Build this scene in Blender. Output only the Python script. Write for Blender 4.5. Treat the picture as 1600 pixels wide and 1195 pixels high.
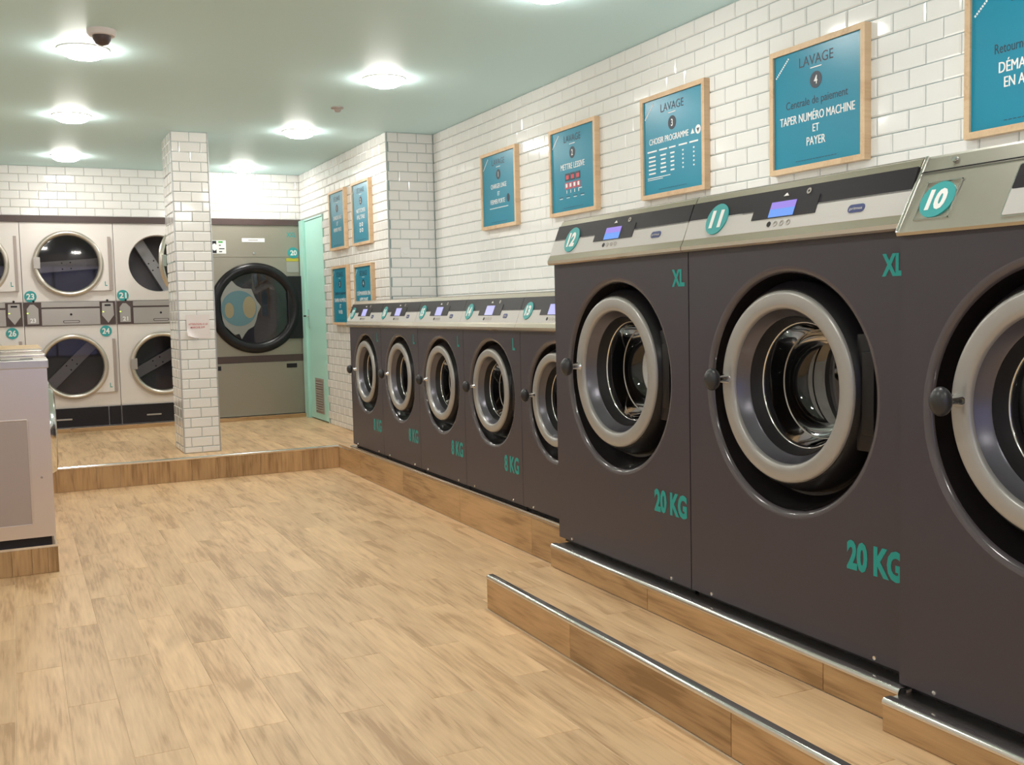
import bpy, bmesh, math, random
from mathutils import Matrix, Vector
random.seed(7)
for o in list(bpy.data.objects): bpy.data.objects.remove(o)
sc = bpy.context.scene
COL = sc.collection
PI = math.pi

# ---------------------------------------------------------------- camera, world, exposure
CAM_R = [[0.899266, -0.436813, -0.022695], [-0.052242, -0.055746, -0.997077], [0.434271, 0.897823, -0.07295]]
cam_data = bpy.data.cameras.new('camera'); cam = bpy.data.objects.new('camera', cam_data); COL.objects.link(cam)
r_, d_, f_ = [Vector(v) for v in CAM_R]
cam.matrix_world = Matrix(((r_.x, -d_.x, -f_.x, 0), (r_.y, -d_.y, -f_.y, 0), (r_.z, -d_.z, -f_.z, 1.3), (0, 0, 0, 1)))
cam_data.sensor_fit = 'HORIZONTAL'; cam_data.sensor_width = 36; cam_data.lens = 36.0 * 1600.24 / 1600
cam_data.clip_start = 0.05
sc.camera = cam
world = bpy.data.worlds.new('world'); sc.world = world; world.use_nodes = True
bg = world.node_tree.nodes['Background']; bg.inputs[0].default_value = (0.50, 0.47, 0.72, 1); bg.inputs[1].default_value = 1.5
LAMP_POWER = 84.0
sc.view_settings.view_transform = 'Standard'; sc.view_settings.look = 'None'
sc.view_settings.gamma = 1; sc.view_settings.use_curve_mapping = False
sc.view_settings.exposure = 0.0

# ---------------------------------------------------------------- materials
def srgb(r, g, b):
    f = lambda c: (c / 255 / 12.92) if c / 255 <= .04045 else ((c / 255 + .055) / 1.055) ** 2.4
    return (f(r), f(g), f(b), 1)

def mat(name, col, rough=.5, metal=0, coat=0, bump=0, bscale=200, emit=None, estr=1, var=0, aniso=None, spec=.5):
    m = bpy.data.materials.new(name); m.use_nodes = True; nt = m.node_tree; N = nt.nodes; L = nt.links
    b = N['Principled BSDF']
    b.inputs['Base Color'].default_value = col; b.inputs['Roughness'].default_value = rough
    b.inputs['Metallic'].default_value = metal; b.inputs['Specular IOR Level'].default_value = spec
    if coat: b.inputs['Coat Weight'].default_value = coat; b.inputs['Coat Roughness'].default_value = .12
    tc = N.new('ShaderNodeTexCoord')
    if bump or var or aniso:
        mp = N.new('ShaderNodeMapping'); L.new(tc.outputs['Object'], mp.inputs[0])
        if aniso: mp.inputs['Scale'].default_value = aniso
        nz = N.new('ShaderNodeTexNoise'); nz.inputs['Scale'].default_value = bscale; nz.inputs['Detail'].default_value = 3
        L.new(mp.outputs[0], nz.inputs['Vector'])
        if bump:
            bp = N.new('ShaderNodeBump'); bp.inputs['Strength'].default_value = bump; bp.inputs['Distance'].default_value = .002
            L.new(nz.outputs['Fac'], bp.inputs['Height']); L.new(bp.outputs[0], b.inputs['Normal'])
        if var:
            mx = N.new('ShaderNodeMixRGB'); mx.blend_type = 'MULTIPLY'; mx.inputs[0].default_value = 1
            mx.inputs[1].default_value = col
            rp = N.new('ShaderNodeMapRange'); rp.inputs[1].default_value = .3; rp.inputs[2].default_value = .7
            rp.inputs[3].default_value = 1 - var; rp.inputs[4].default_value = 1 + var
            L.new(nz.outputs['Fac'], rp.inputs[0]); L.new(rp.outputs[0], mx.inputs[2]); L.new(mx.outputs[0], b.inputs['Base Color'])
    if emit:
        b.inputs['Emission Color'].default_value = emit; b.inputs['Emission Strength'].default_value = estr
    return m

def wood_mat(name, light, dark, rough=.42, contrast=1.0):
    m = bpy.data.materials.new(name); m.use_nodes = True; nt = m.node_tree; N = nt.nodes; L = nt.links
    b = N['Principled BSDF']; tc = N.new('ShaderNodeTexCoord'); oi = N.new('ShaderNodeObjectInfo')
    sh = N.new('ShaderNodeVectorMath'); sh.operation = 'SCALE'; sh.inputs[0].default_value = (37, 91, 13); L.new(oi.outputs['Random'], sh.inputs['Scale'])
    ad = N.new('ShaderNodeVectorMath'); ad.operation = 'ADD'; L.new(tc.outputs['Object'], ad.inputs[0]); L.new(sh.outputs[0], ad.inputs[1])
    def noise(scale, sx, sy, detail=4, dist=0):
        mp = N.new('ShaderNodeMapping'); mp.inputs['Scale'].default_value = (sx, sy, sx); L.new(ad.outputs[0], mp.inputs[0])
        n = N.new('ShaderNodeTexNoise'); n.inputs['Scale'].default_value = scale; n.inputs['Detail'].default_value = detail
        n.inputs['Distortion'].default_value = dist; L.new(mp.outputs[0], n.inputs['Vector']); return n
    big = noise(8, 1, .2, 2, 1.0); fine = noise(90, 1, .06, 4, .3); knot = noise(5, 1, .45, 1, .4)
    dash = noise(34, 1, .07, 3, .5)
    m0 = N.new('ShaderNodeMath'); m0.operation = 'MULTIPLY_ADD'; L.new(dash.outputs['Fac'], m0.inputs[0]); m0.inputs[1].default_value = .45
    L.new(big.outputs['Fac'], m0.inputs[2])
    mixf = N.new('ShaderNodeMath'); mixf.operation = 'MULTIPLY_ADD'; L.new(fine.outputs['Fac'], mixf.inputs[0]); mixf.inputs[1].default_value = .65
    L.new(m0.outputs[0], mixf.inputs[2])
    cr = N.new('ShaderNodeValToRGB'); e = cr.color_ramp.elements
    e[0].position = .41; e[0].color = dark; e[1].position = .62; e[1].color = light
    mid = e.new(.495); mid.color = tuple(light[i] * .6 + dark[i] * .4 for i in range(3)) + (1,)
    hf = N.new('ShaderNodeMath'); hf.operation = 'MULTIPLY'; hf.inputs[1].default_value = .5; L.new(mixf.outputs[0], hf.inputs[0]); L.new(hf.outputs[0], cr.inputs[0])
    kr = N.new('ShaderNodeMapRange'); kr.inputs[1].default_value = .70; kr.inputs[2].default_value = .82; kr.inputs[3].default_value = 1; kr.inputs[4].default_value = .84
    L.new(knot.outputs['Fac'], kr.inputs[0])
    rr = N.new('ShaderNodeMapRange'); rr.inputs[3].default_value = .90; rr.inputs[4].default_value = 1.07; L.new(oi.outputs['Random'], rr.inputs[0])
    mm = N.new('ShaderNodeMath'); mm.operation = 'MULTIPLY'; L.new(kr.outputs[0], mm.inputs[0]); L.new(rr.outputs[0], mm.inputs[1])
    mx = N.new('ShaderNodeMixRGB'); mx.blend_type = 'MULTIPLY'; mx.inputs[0].default_value = 1
    L.new(cr.outputs[0], mx.inputs[1]); L.new(mm.outputs[0], mx.inputs[2]); L.new(mx.outputs[0], b.inputs['Base Color'])
    b.inputs['Roughness'].default_value = rough; b.inputs['Specular IOR Level'].default_value = .4
    bp = N.new('ShaderNodeBump'); bp.inputs['Strength'].default_value = .15; bp.inputs['Distance'].default_value = .001
    L.new(fine.outputs['Fac'], bp.inputs['Height']); L.new(bp.outputs[0], b.inputs['Normal'])
    return m

def glass_mat(name, tint=(1, 1, 1, 1), rough=.02, refl=.06):
    m = bpy.data.materials.new(name); m.use_nodes = True; nt = m.node_tree; N = nt.nodes; L = nt.links
    N.remove(N['Principled BSDF']); out = N['Material Output']
    tr = N.new('ShaderNodeBsdfTransparent'); tr.inputs[0].default_value = tint
    gl = N.new('ShaderNodeBsdfGlossy'); gl.inputs['Roughness'].default_value = rough
    fr = N.new('ShaderNodeLayerWeight'); fr.inputs[0].default_value = .25
    mr = N.new('ShaderNodeMapRange'); mr.inputs[3].default_value = refl; mr.inputs[4].default_value = .9; L.new(fr.outputs['Fresnel'], mr.inputs[0])
    mx = N.new('ShaderNodeMixShader'); L.new(mr.outputs[0], mx.inputs[0]); L.new(tr.outputs[0], mx.inputs[1]); L.new(gl.outputs[0], mx.inputs[2])
    L.new(mx.outputs[0], out.inputs[0]); return m

M = {}
M['ceiling'] = mat('mint_ceiling_paint', (.65, .87, .88, 1), .55, bump=.05, bscale=60)
M['tile'] = mat('white_glazed_tile', (.85, .84, .82, 1), .07, coat=.3)
M['grout'] = mat('grey_grout', (.30, .40, .41, 1), .8)
M['greygrout'] = mat('warm_grey_grout', (.38, .37, .35, 1), .8)
M['floorgrout'] = mat('floor_grout', (.74, .60, .44, 1), .8)
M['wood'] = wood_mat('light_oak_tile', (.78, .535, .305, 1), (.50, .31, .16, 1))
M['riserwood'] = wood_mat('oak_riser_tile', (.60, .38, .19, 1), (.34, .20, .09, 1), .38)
M['steel'] = mat('brushed_steel', (.62, .60, .57, 1), .28, 1, aniso=(1, 8, 30), bump=.06, bscale=40)
M['bright'] = mat('polished_steel', (.80, .79, .77, 1), .13, 1)
M['panel_steel'] = mat('satin_steel', (.56, .53, .47, 1), .34, 1, aniso=(2, 2, 30), bump=.05, bscale=30)
M['side_steel'] = mat('side_steel', (.72, .66, .62, 1), .3, 1, bump=.03, bscale=6)
M['body'] = mat('plum_grey_coating', (.052, .044, .060, 1), .38, spec=.6, bump=.12, bscale=500, var=.08)
M['recess'] = mat('black_recess', (.012, .010, .011, 1), .22, coat=.3)
M['black'] = mat('black_plastic', (.009, .008, .010, 1), .3, spec=.35)
M['knob'] = mat('knob_plastic', (.03, .03, .033, 1), .35)
M['rubber'] = mat('black_rubber', (.012, .011, .013, 1), .5)
M['ring'] = mat('silver_door_ring', (.42, .41, .40, 1), .33, .35, coat=.2)
M['cone'] = mat('grey_door_cone', (.15, .145, .17, 1), .28, .6)
M['drum'] = mat('drum_steel', (.085, .08, .09, 1), .48, 1)
M['dark'] = mat('dark_band', (.018, .016, .020, 1), .4, spec=.25)
M['light'] = mat('light_grey_panel', (.55, .54, .52, 1), .45)
M['dryring'] = mat('dryer_ring_steel', (.62, .57, .50, 1), .3, .8)
M['roughpanel'] = mat('rough_dimmed_sheet', (.50, .44, .42, 1), .5, 1)  # rougher sheet, colour darkened to stand in for its dimmer reflection
M['lipsteel'] = mat('champagne_steel', (.72, .65, .56, 1), .22, 1)
M['topsteel'] = mat('top_steel', (.72, .72, .70, 1), .22, 1)
M['teal'] = mat('teal_vinyl', srgb(52, 158, 160), .45)
M['tealdk'] = mat('teal_lettering_vinyl', srgb(30, 160, 156), .5)
M['white'] = mat('white_vinyl', (.85, .85, .84, 1), .5)
M['inkdark'] = mat('dark_ink', srgb(45, 55, 70), .5)
M['inkred'] = mat('red_ink', srgb(205, 90, 100), .6)
M['poster'] = mat('teal_poster_print', (.008, .235, .36, 1), .3, spec=.35)
M['frame'] = wood_mat('pale_pine_frame', (.72, .52, .33, 1), (.60, .40, .235, 1), .5)
M['navy'] = mat('navy_logo', srgb(60, 70, 120), .4)
M['scr_p'] = mat('screen_violet', (.05, .05, .1, 1), .2, emit=srgb(165, 140, 240), estr=.85)
M['scr_b'] = mat('screen_blue', (.05, .05, .1, 1), .2, emit=srgb(110, 165, 250), estr=.9)
M['scr_l'] = mat('screen_lavender', (.05, .05, .1, 1), .2, emit=srgb(182, 182, 245), estr=.9)
M['enamel'] = mat('white_enamel', (.80, .75, .715, 1), .3, coat=.2)
M['brown'] = mat('brown_trim', (.075, .048, .045, 1), .4)
M['dryersteel'] = mat('dryer_panel_grey', (.335, .31, .255, 1), .38, .55, bump=.03, bscale=8)
M['bandsteel'] = mat('dryer_band_metal', (.44, .41, .38, 1), .35, .6)
M['mint'] = mat('mint_door_paint', (.46, .80, .71, 1), .4)
M['vent'] = mat('vent_metal', (.42, .36, .33, 1), .4, .3)
M['lampglow'] = mat('lamp_diffuser', (.9, .9, .9, 1), .4, emit=(1, .96, .90, 1), estr=LAMP_POWER)
M['lamptrim'] = mat('lamp_trim', (.8, .8, .78, 1), .4)
M['paper'] = mat('white_paper', (.78, .72, .71, 1), .7)
M['glass'] = glass_mat('washer_door_glass', (.62, .62, .66, 1), .02, .06)
M['darkglass'] = glass_mat('dryer_door_glass', (.60, .58, .59, 1), .03, .03)
M['shopglass'] = glass_mat('shop_window_glass', (.95, .97, 1, 1), .0, .04)
M['vane'] = mat('dryer_vane', (.60, .59, .60, 1), .4, .3)
M['dryerdrum'] = mat('perforated_drum', (.20, .19, .20, 1), .45, .4)
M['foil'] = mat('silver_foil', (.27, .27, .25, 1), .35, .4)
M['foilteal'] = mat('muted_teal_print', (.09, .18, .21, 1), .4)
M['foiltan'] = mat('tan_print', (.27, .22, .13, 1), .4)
M['green'] = mat('green_print', srgb(60, 160, 70), .5)
M['led'] = mat('green_led', (.1, .3, .05, 1), .4, emit=srgb(220, 250, 90), estr=1.5)
M['yellow'] = mat('yellow_print', srgb(190, 180, 60), .5)
M['worktop'] = wood_mat('worktop_wood', (.70, .50, .27, 1), (.58, .38, .19, 1), .4)
M['plainwall'] = mat('white_wall_paint', (.72, .71, .68, 1), .5)
M['stainless_edge'] = mat('edge_trim', (.55, .57, .57, 1), .3, .8)

# ---------------------------------------------------------------- mesh helpers
class MB:
    def __init__(s): s.bm = bmesh.new()
    def quad(s, pts):
        vs = [s.bm.verts.new(p) for p in pts]; s.bm.faces.new(vs); return s
    def box(s, x0, x1, y0, y1, z0, z1, bev=0, seg=2, mtx=None):
        g = bmesh.ops.create_cube(s.bm, size=1, matrix=Matrix.Translation(((x0 + x1) / 2, (y0 + y1) / 2, (z0 + z1) / 2)) @ Matrix.Diagonal((abs(x1 - x0), abs(y1 - y0), abs(z1 - z0), 1)))
        vs = g['verts']
        if bev:
            es = list({e for v in vs for e in v.link_edges})
            r = bmesh.ops.bevel(s.bm, geom=es, offset=bev, segments=seg, affect='EDGES', profile=.7)
            vs = list({v for f in r['faces'] for v in f.verts} | {v for v in vs if v.is_valid})
        if mtx: bmesh.ops.transform(s.bm, matrix=mtx, verts=vs)
        return s
    def lathe(s, prof, c=(0, 0), n=64, axis='y', cap=False, mtx=None):
        """prof: list of (a, r) along axis; c: centre in the other two coordinates (x,z) for axis y, (x,y) for z"""
        rings = []
        for a, r in prof:
            if r < 1e-6:
                p = (c[0], a, c[1]) if axis == 'y' else (c[0], c[1], a)
                rings.append([s.bm.verts.new(p)])
                continue
            ring = []
            for i in range(n):
                t = 2 * PI * i / n; u = c[0] + r * math.cos(t); v = c[1] + r * math.sin(t)
                ring.append(s.bm.verts.new((u, a, v) if axis == 'y' else (u, v, a)))
            rings.append(ring)
        for A, B in zip(rings, rings[1:]):
            for i in range(n):
                j = (i + 1) % n
                if len(A) == 1 and len(B) == 1: continue
                if len(A) == 1: s.bm.faces.new((A[0], B[i], B[j]))
                elif len(B) == 1: s.bm.faces.new((A[i], A[j], B[0]))
                else: s.bm.faces.new((A[i], A[j], B[j], B[i]))
        if cap:
            for r in (rings[0], rings[-1]):
                if len(r) > 2: s.bm.faces.new(r)
        if mtx: bmesh.ops.transform(s.bm, matrix=mtx, verts=[v for r in rings for v in r])
        return s
    def prism(s, poly, y0, y1, mtx=None):
        """poly in (x,z), extruded y0..y1"""
        a = [s.bm.verts.new((x, y0, z)) for x, z in poly]; b = [s.bm.verts.new((x, y1, z)) for x, z in poly]
        s.bm.faces.new(a); s.bm.faces.new(b[::-1])
        for i in range(len(a)):
            j = (i + 1) % len(a); s.bm.faces.new((a[j], a[i], b[i], b[j]))
        if mtx: bmesh.ops.transform(s.bm, matrix=mtx, verts=a + b)
        return s
    def disc(s, cx, cz, rx, rz, y0, y1, n=40, mtx=None):
        return s.prism([(cx + rx * math.cos(2 * PI * i / n), cz + rz * math.sin(2 * PI * i / n)) for i in range(n)], y0, y1, mtx)
    def tube(s, pts, r, n=10):
        prev = None; rr = r if isinstance(r, (list, tuple)) else [r] * len(pts); P = [Vector(p) for p in pts]
        for k, p in enumerate(P):
            d = (P[min(k + 1, len(P) - 1)] - P[max(k - 1, 0)]).normalized()
            q = d.to_track_quat('Z', 'Y'); ring = [s.bm.verts.new(p + q @ Vector((rr[k] * math.cos(2 * PI * i / n), rr[k] * math.sin(2 * PI * i / n), 0))) for i in range(n)]
            if prev:
                for i in range(n): s.bm.faces.new((prev[i], prev[(i + 1) % n], ring[(i + 1) % n], ring[i]))
            else: s.bm.faces.new(ring[::-1])
            prev = ring
        s.bm.faces.new(prev); return s
    def ball(s, c, r, sc_=(1, 1, 1), n=20):
        bmesh.ops.create_uvsphere(s.bm, u_segments=n, v_segments=n // 2 + 2, radius=r, matrix=Matrix.Translation(c) @ Matrix.Diagonal((*sc_, 1))); return s
    def text(s, body, cx, cz, h, y=-.001, w=None, xs=.8, bold=.006, align='C', mtx=None, shear=0):
        me = text_mesh(body, bold)
        xsz = [v.co.x for v in me.vertices]; x0, x1 = min(xsz), max(xsz); k = h / CAP
        kx = (w / (x1 - x0)) if w else k * xs
        W = kx * (x1 - x0)
        ox = {'C': cx - W / 2, 'L': cx, 'R': cx - W}[align] - kx * x0
        n0 = len(s.bm.verts); s.bm.from_mesh(me); s.bm.verts.ensure_lookup_table(); vs = s.bm.verts[n0:]
        for v in vs:
            p = v.co.copy(); v.co = Vector((ox + p.x * kx + shear * p.y * k, y - max(0, p.z) * .0008, cz - h / 2 + p.y * k))
        if mtx: bmesh.ops.transform(s.bm, matrix=mtx, verts=list(vs))
        return s
    def build(s, name, m, parent=None, smooth=None, loc=None, label=None, kind=None):
        bmesh.ops.recalc_face_normals(s.bm, faces=s.bm.faces)
        me = bpy.data.meshes.new(name); s.bm.to_mesh(me); s.bm.free(); me.materials.append(m)
        if smooth: me.shade_smooth(); 
        if smooth and smooth is not True:
            try: me.set_sharp_from_angle(angle=math.radians(smooth))
            except Exception: pass
        o = bpy.data.objects.new(name, me); COL.objects.link(o)
        if parent: o.parent = parent
        if loc: o.location = loc
        if label: o['label'] = label
        if kind: o['kind'] = kind
        return o

_tm = {}
def text_mesh(body, bold):
    k = (body, bold)
    if k in _tm: return _tm[k]
    cu = bpy.data.curves.new('t', 'FONT'); cu.body = body; cu.size = 1; cu.extrude = .5; cu.offset = bold; cu.resolution_u = 3
    ob = bpy.data.objects.new('t', cu); COL.objects.link(ob)
    me = bpy.data.meshes.new_from_object(ob)
    bpy.data.objects.remove(ob); _tm[k] = me; return me
_h = text_mesh('H', 0); CAP = max(v.co.y for v in _h.vertices) - min(v.co.y for v in _h.vertices)

def thing(name, label, cat, loc=(0, 0, 0), rz=0, group=None, kind=None):
    o = bpy.data.objects.new(name, None); COL.objects.link(o); o.location = loc; o.rotation_euler = (0, 0, rz); o.empty_display_size = .1
    if label: o['label'] = label
    if cat: o['category'] = cat
    if group: o['group'] = group
    if kind: o['kind'] = kind
    return o
def tag(o, label, cat, group=None):
    o['label'] = label; o['category'] = cat
    if group: o['group'] = group
    return o
def structure(name): return thing(name, None, None, kind='structure')
def dup(root, loc, label, skip=()):
    r = root.copy(); COL.objects.link(r); r.location = loc; r['label'] = label
    for ch in list(root.children):
        if ch.name.split('.')[0] in skip: continue
        c = ch.copy(); COL.objects.link(c); c.parent = r
        for g in list(ch.children):
            if g.name.split('.')[0] in skip: continue
            d = g.copy(); COL.objects.link(d); d.parent = c
    return r
def child(root, name):
    for c in root.children:
        if c.name.split('.')[0] == name: return c

def rrect(x0, x1, z0, z1, r, n=5):
    out = []
    for cx, cz, a0 in ((x1 - r, z0 + r, -PI / 2), (x1 - r, z1 - r, 0), (x0 + r, z1 - r, PI / 2), (x0 + r, z0 + r, PI)):
        for i in range(n + 1):
            t = a0 + PI / 2 * i / n; out.append((cx + r * math.cos(t), cz + r * math.sin(t)))
    return out

# ---------------------------------------------------------------- tiles and planks
_tile_cache = {}
def tile_geo(bm, w, h, mtx, ch=.006, d=.007):
    c = min(ch, w * .3, h * .3)
    a = [(-w / 2, 0, -h / 2), (w / 2, 0, -h / 2), (w / 2, 0, h / 2), (-w / 2, 0, h / 2)]
    b = [(x, -.0025, z) for x, _, z in a]
    t = [(x - math.copysign(c, x), -d, z - math.copysign(c, z)) for x, _, z in a]
    A, B, T = [[bm.verts.new(mtx @ Vector(p)) for p in q] for q in (a, b, t)]
    bm.faces.new(T)
    for P, Q in ((A, B), (B, T)):
        for i in range(4): j = (i + 1) % 4; bm.faces.new((P[i], P[j], Q[j], Q[i]))
def tile_mesh(w, h):
    k = (round(w, 4), round(h, 4))
    if k not in _tile_cache:
        bm = bmesh.new(); tile_geo(bm, w, h, Matrix.Identity(4)); bmesh.ops.recalc_face_normals(bm, faces=bm.faces)
        me = bpy.data.meshes.new('tile'); bm.to_mesh(me); bm.free(); me.materials.append(M['tile']); _tile_cache[k] = me
    return _tile_cache[k]

TU, TV, VLINE, GAP = .165, .0785, 2.668, .0032
def tile_wall(parent, base, u0, u1, v0, v1, ujoint, holes=(), limit=300, see=None, row0=0, stuff_below=None):
    """base: matrix taking (u, -out, v) to the world; tiles laid half-bond"""
    k0 = math.floor((v0 - VLINE) / TV) - 1; k1 = math.ceil((v1 - VLINE) / TV) + 1; cells = []
    for k in range(k0, k1):
        za, zb = max(v0, VLINE + k * TV), min(v1, VLINE + (k + 1) * TV)
        if zb - za < .012: continue
        off = ujoint + (TU / 2 if (k + row0) % 2 else 0)
        i0 = math.floor((u0 - off) / TU) - 1; i1 = math.ceil((u1 - off) / TU) + 1
        for i in range(i0, i1):
            ua, ub = max(u0, off + i * TU), min(u1, off + (i + 1) * TU)
            if ub - ua < .01: continue
            cu, cv = (ua + ub) / 2, (za + zb) / 2
            if any(h[0] < cu < h[1] and h[2] < cv < h[3] for h in holes): continue
            cells.append((ua, ub, za, zb))
    eye = Vector((0, 0, 1.3))
    def key(c):
        p = base @ Vector(((c[0] + c[1]) / 2, 0, (c[2] + c[3]) / 2)); seen = see is None or see((c[0] + c[1]) / 2, (c[2] + c[3]) / 2)
        return (not seen, (p - eye).length)
    cells.sort(key=key); rest = MB(); nrest = 0
    for n, (ua, ub, za, zb) in enumerate(cells):
        seen = see is None or see((ua + ub) / 2, (za + zb) / 2)
        w, h = ub - ua - GAP, zb - za - GAP
        mt = base @ Matrix.Translation(((ua + ub) / 2, 0, (za + zb) / 2)) @ Matrix.Rotation(random.gauss(0, .0035), 4, 'X') @ Matrix.Rotation(random.gauss(0, .0035), 4, 'Z')
        if n < limit and seen:
            o = bpy.data.objects.new('tile', tile_mesh(w, h)); COL.objects.link(o); o.parent = parent; o.matrix_world = mt; o.matrix_local = mt
        else: tile_geo(rest.bm, w, h, mt); nrest += 1
    if nrest: rest.build('tile_field', M['tile'], parent, kind='stuff')
    else: rest.bm.free()

_plank_cache = {}
def plank(parent, w, l, t, mtx, m):
    k = (round(w, 4), round(l, 4), round(t, 4), m.name)
    if k not in _plank_cache:
        b = MB().box(-w / 2, w / 2, -l / 2, l / 2, 0, t); bm = b.bm
        es = [e for e in bm.edges if all(v.co.z > t * .5 for v in e.verts)]
        bmesh.ops.bevel(bm, geom=es, offset=min(.0012, w * .1), segments=1, affect='EDGES')
        bmesh.ops.recalc_face_normals(bm, faces=bm.faces)
        me = bpy.data.meshes.new('plank'); bm.to_mesh(me); bm.free(); me.materials.append(m); _plank_cache[k] = me
    o = bpy.data.objects.new('plank', _plank_cache[k]); COL.objects.link(o); o.parent = parent; o.matrix_local = mtx
    return o
PW, PL, PX0 = .157, .955, -.062
def plank_floor(parent, regions, z, yoff=0, m=None, x0=PX0, t=.006):
    """regions: list of (x0,x1,y0,y1)"""
    m = m or M['wood']; g = .0016
    for (a, b, c, d) in regions:
        for k in range(math.floor((a - x0) / PW) - 1, math.ceil((b - x0) / PW) + 1):
            xa, xb = max(a, x0 + k * PW), min(b, x0 + (k + 1) * PW)
            if xb - xa < .012: continue
            off = (3.165 if k % 2 == 0 else 3.64) + yoff + .03 * math.sin(k * 2.1)
            for i in range(math.floor((c - off) / PL) - 1, math.ceil((d - off) / PL) + 1):
                ya, yb = max(c, off + i * PL), min(d, off + (i + 1) * PL)
                if yb - ya < .015: continue
                plank(parent, xb - xa - g, yb - ya - g, t, Matrix.Translation(((xa + xb) / 2, (ya + yb) / 2, z - t)) , m)

# base matrices: facing -X (right wall), facing -Y (back), etc.
RW = lambda X: Matrix.Translation((X, 0, 0)) @ Matrix.Rotation(-PI / 2, 4, 'Z')   # u = -Y, depth = +X
BW = lambda Y: Matrix.Translation((0, Y, 0))                                       # u = X

# ================================================================ ROOM
ZC, XW, XA, YP, YB, ZP = 2.747, 3.211, 2.796, 8.035, 10.85, .184
XL_, YF = -.80, -2.6
ceiling = MB().box(XL_ - .1, XW + .1, YF - .1, 11.9, ZC, ZC + .1).build('ceiling', M['ceiling']); ceiling['kind'] = 'structure'
def slab(name, boxes, m):
    b = MB()
    for q in boxes: b.box(*q)
    o = b.build(name, m); o['kind'] = 'structure'; return o
wall_right = slab('wall_right', [(XW, XW + .12, YF - .1, YP + .1, 0, ZC)], M['grout'])
posters_u = []
tile_wall(wall_right, RW(XW), -YP, 0.3, .30, ZC, -2.829, row0=1,
          see=lambda u, v: v > 1.33 and u < -1.2)
wall_pier = slab('wall_pier', [(XA, XW, YP, YP + .1, ZP, ZC)], M['grout'])
tile_wall(wall_pier, BW(YP), XA + .008, XW - .007, 1.2, ZC, XA + .10, see=lambda u, v: v > 1.3)
wall_alcove = slab('wall_alcove', [(XA, XA + .1, YP + .1, 10.0, ZP, ZC), (XA, XA + .1, 10.0, 11.9, 2.26, ZC), (XA + .05, XA + .1, 10.0, 11.9, ZP, 2.27)], M['greygrout'])
tile_wall(wall_alcove, RW(XA), -10.86, -YP, ZP, ZC, -8.2, holes=[(-10.9, -9.985, 0, 2.265)], see=lambda u, v: True, row0=1)
wall_back = slab('wall_back', [(XL_, XA, YB, YB + .12, 2.27, ZC), (XL_, XA + .1, 11.8, 11.9, 0, ZC)], M['greygrout'])
tile_wall(wall_back, BW(YB), XL_, XA - .006, 2.277, ZC, .519)
wall_left = slab('wall_left', [(XL_ - .1, XL_, YF - .1, 11.9, 0, ZC)], M['plainwall'])
wall_front = slab('wall_front', [(XL_, XW, YF - .1, YF, 0, .5), (XL_, XW, YF - .1, YF, 2.45, ZC), (XL_, -.4, YF - .1, YF, .5, 2.45), (2.9, XW, YF - .1, YF, .5, 2.45)], M['plainwall'])
win = structure('window_1')
b = MB()
for x in (-.4, .68, 1.78, 2.84): b.box(x, x + .06, YF - .08, YF - .02, .5, 2.45)
b.box(-.4, 2.9, YF - .08, YF - .02, .5, .56).box(-.4, 2.9, YF - .08, YF - .02, 2.39, 2.45)
b.build('window_frame', M['dark'], win)
MB().box(-.4, 2.9, YF - .055, YF - .045, .5, 2.45).build('pane', M['shopglass'], win)

# corner trims
t_ = slab('trim_1', [(XA - .004, XA + .006, YP - .004, YP + .006, ZP, ZC)], M['stainless_edge'])
t_ = slab('trim_2', [(XL_, XA - .005, YB - .02, YB + .03, 2.217, 2.277), (XA - .022, XA - .004, YB - .02, YB + .03, ZP + .05, 2.217)], M['brown'])

# ---- floors
floor = MB().box(XL_ - .1, XW + .1, YF - .1, 11.9, -.1, -.0015).build('floor', M['floorgrout']); floor['kind'] = 'structure'
YS, XP, XS, XM, XN = 8.286, 2.387, 1.784, 2.10, 2.041
plank_floor(floor, [(XL_, 1.665, -1.2, YS - .006), (1.665, XP - .006, 3.99, YS - .006), (1.665, XS - .006, -1.2, 3.99)], 0)
def nosing(parent, x, y0, y1, z, r=.010):
    """rounded steel edge profile facing -X along Y"""
    pr = [(x - .002, z - .012)] + [(x + r * .9 - r * math.cos(t), z - r * .6 + r * math.sin(t)) for t in [PI * .0, PI * .12, PI * .25, PI * .38, PI * .5]] + [(x + .03, z + .004), (x + .03, z - .012)]
    MB().prism([(a, c) for a, c in pr], y0, y1).build('nosing', M['bright'], parent, smooth=40)

plat = structure('floor_platform')
MB().box(XL_, XW, YS + .006, 11.8, -.004, ZP - .002).box(XP + .006, XW, 7.96, YS + .01, -.004, ZP - .002).build('base_slab', M['floorgrout'], plat)
plank_floor(plat, [(XL_, XA, YS + .012, 10.80), (XP + .01, XW, 7.96, YS + .012)], ZP, yoff=.4)
# vertical plank riser of the platform
x = 1.926 + .0
xs_ = [XL_] + [q for q in [(.338 - .171 * k) for k in range(6, 0, -1)] + [.338, .503, .672, .869, 1.029, 1.197, 1.402 - .02, 1.567 - .02, 1.735, 1.905, 2.075, 2.245] if q > XL_ + .02] + [XP - .001]
for a, c in zip(xs_, xs_[1:]):
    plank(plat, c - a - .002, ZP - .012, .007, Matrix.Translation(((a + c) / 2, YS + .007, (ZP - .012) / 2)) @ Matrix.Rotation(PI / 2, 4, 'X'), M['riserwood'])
MB().prism([(YS - .004, ZP - .016), (YS - .008, ZP - .010), (YS - .008, ZP - .003), (YS - .002, ZP + .003), (YS + .022, ZP + .003), (YS + .022, ZP - .016)], XL_, XP,
           Matrix(((0, 1, 0, 0), (1, 0, 0, 0), (0, 0, 1, 0), (0, 0, 0, 1)))).build('nosing', M['bright'], plat)
nosing(plat, XP, 7.96, YS, ZP)
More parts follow.
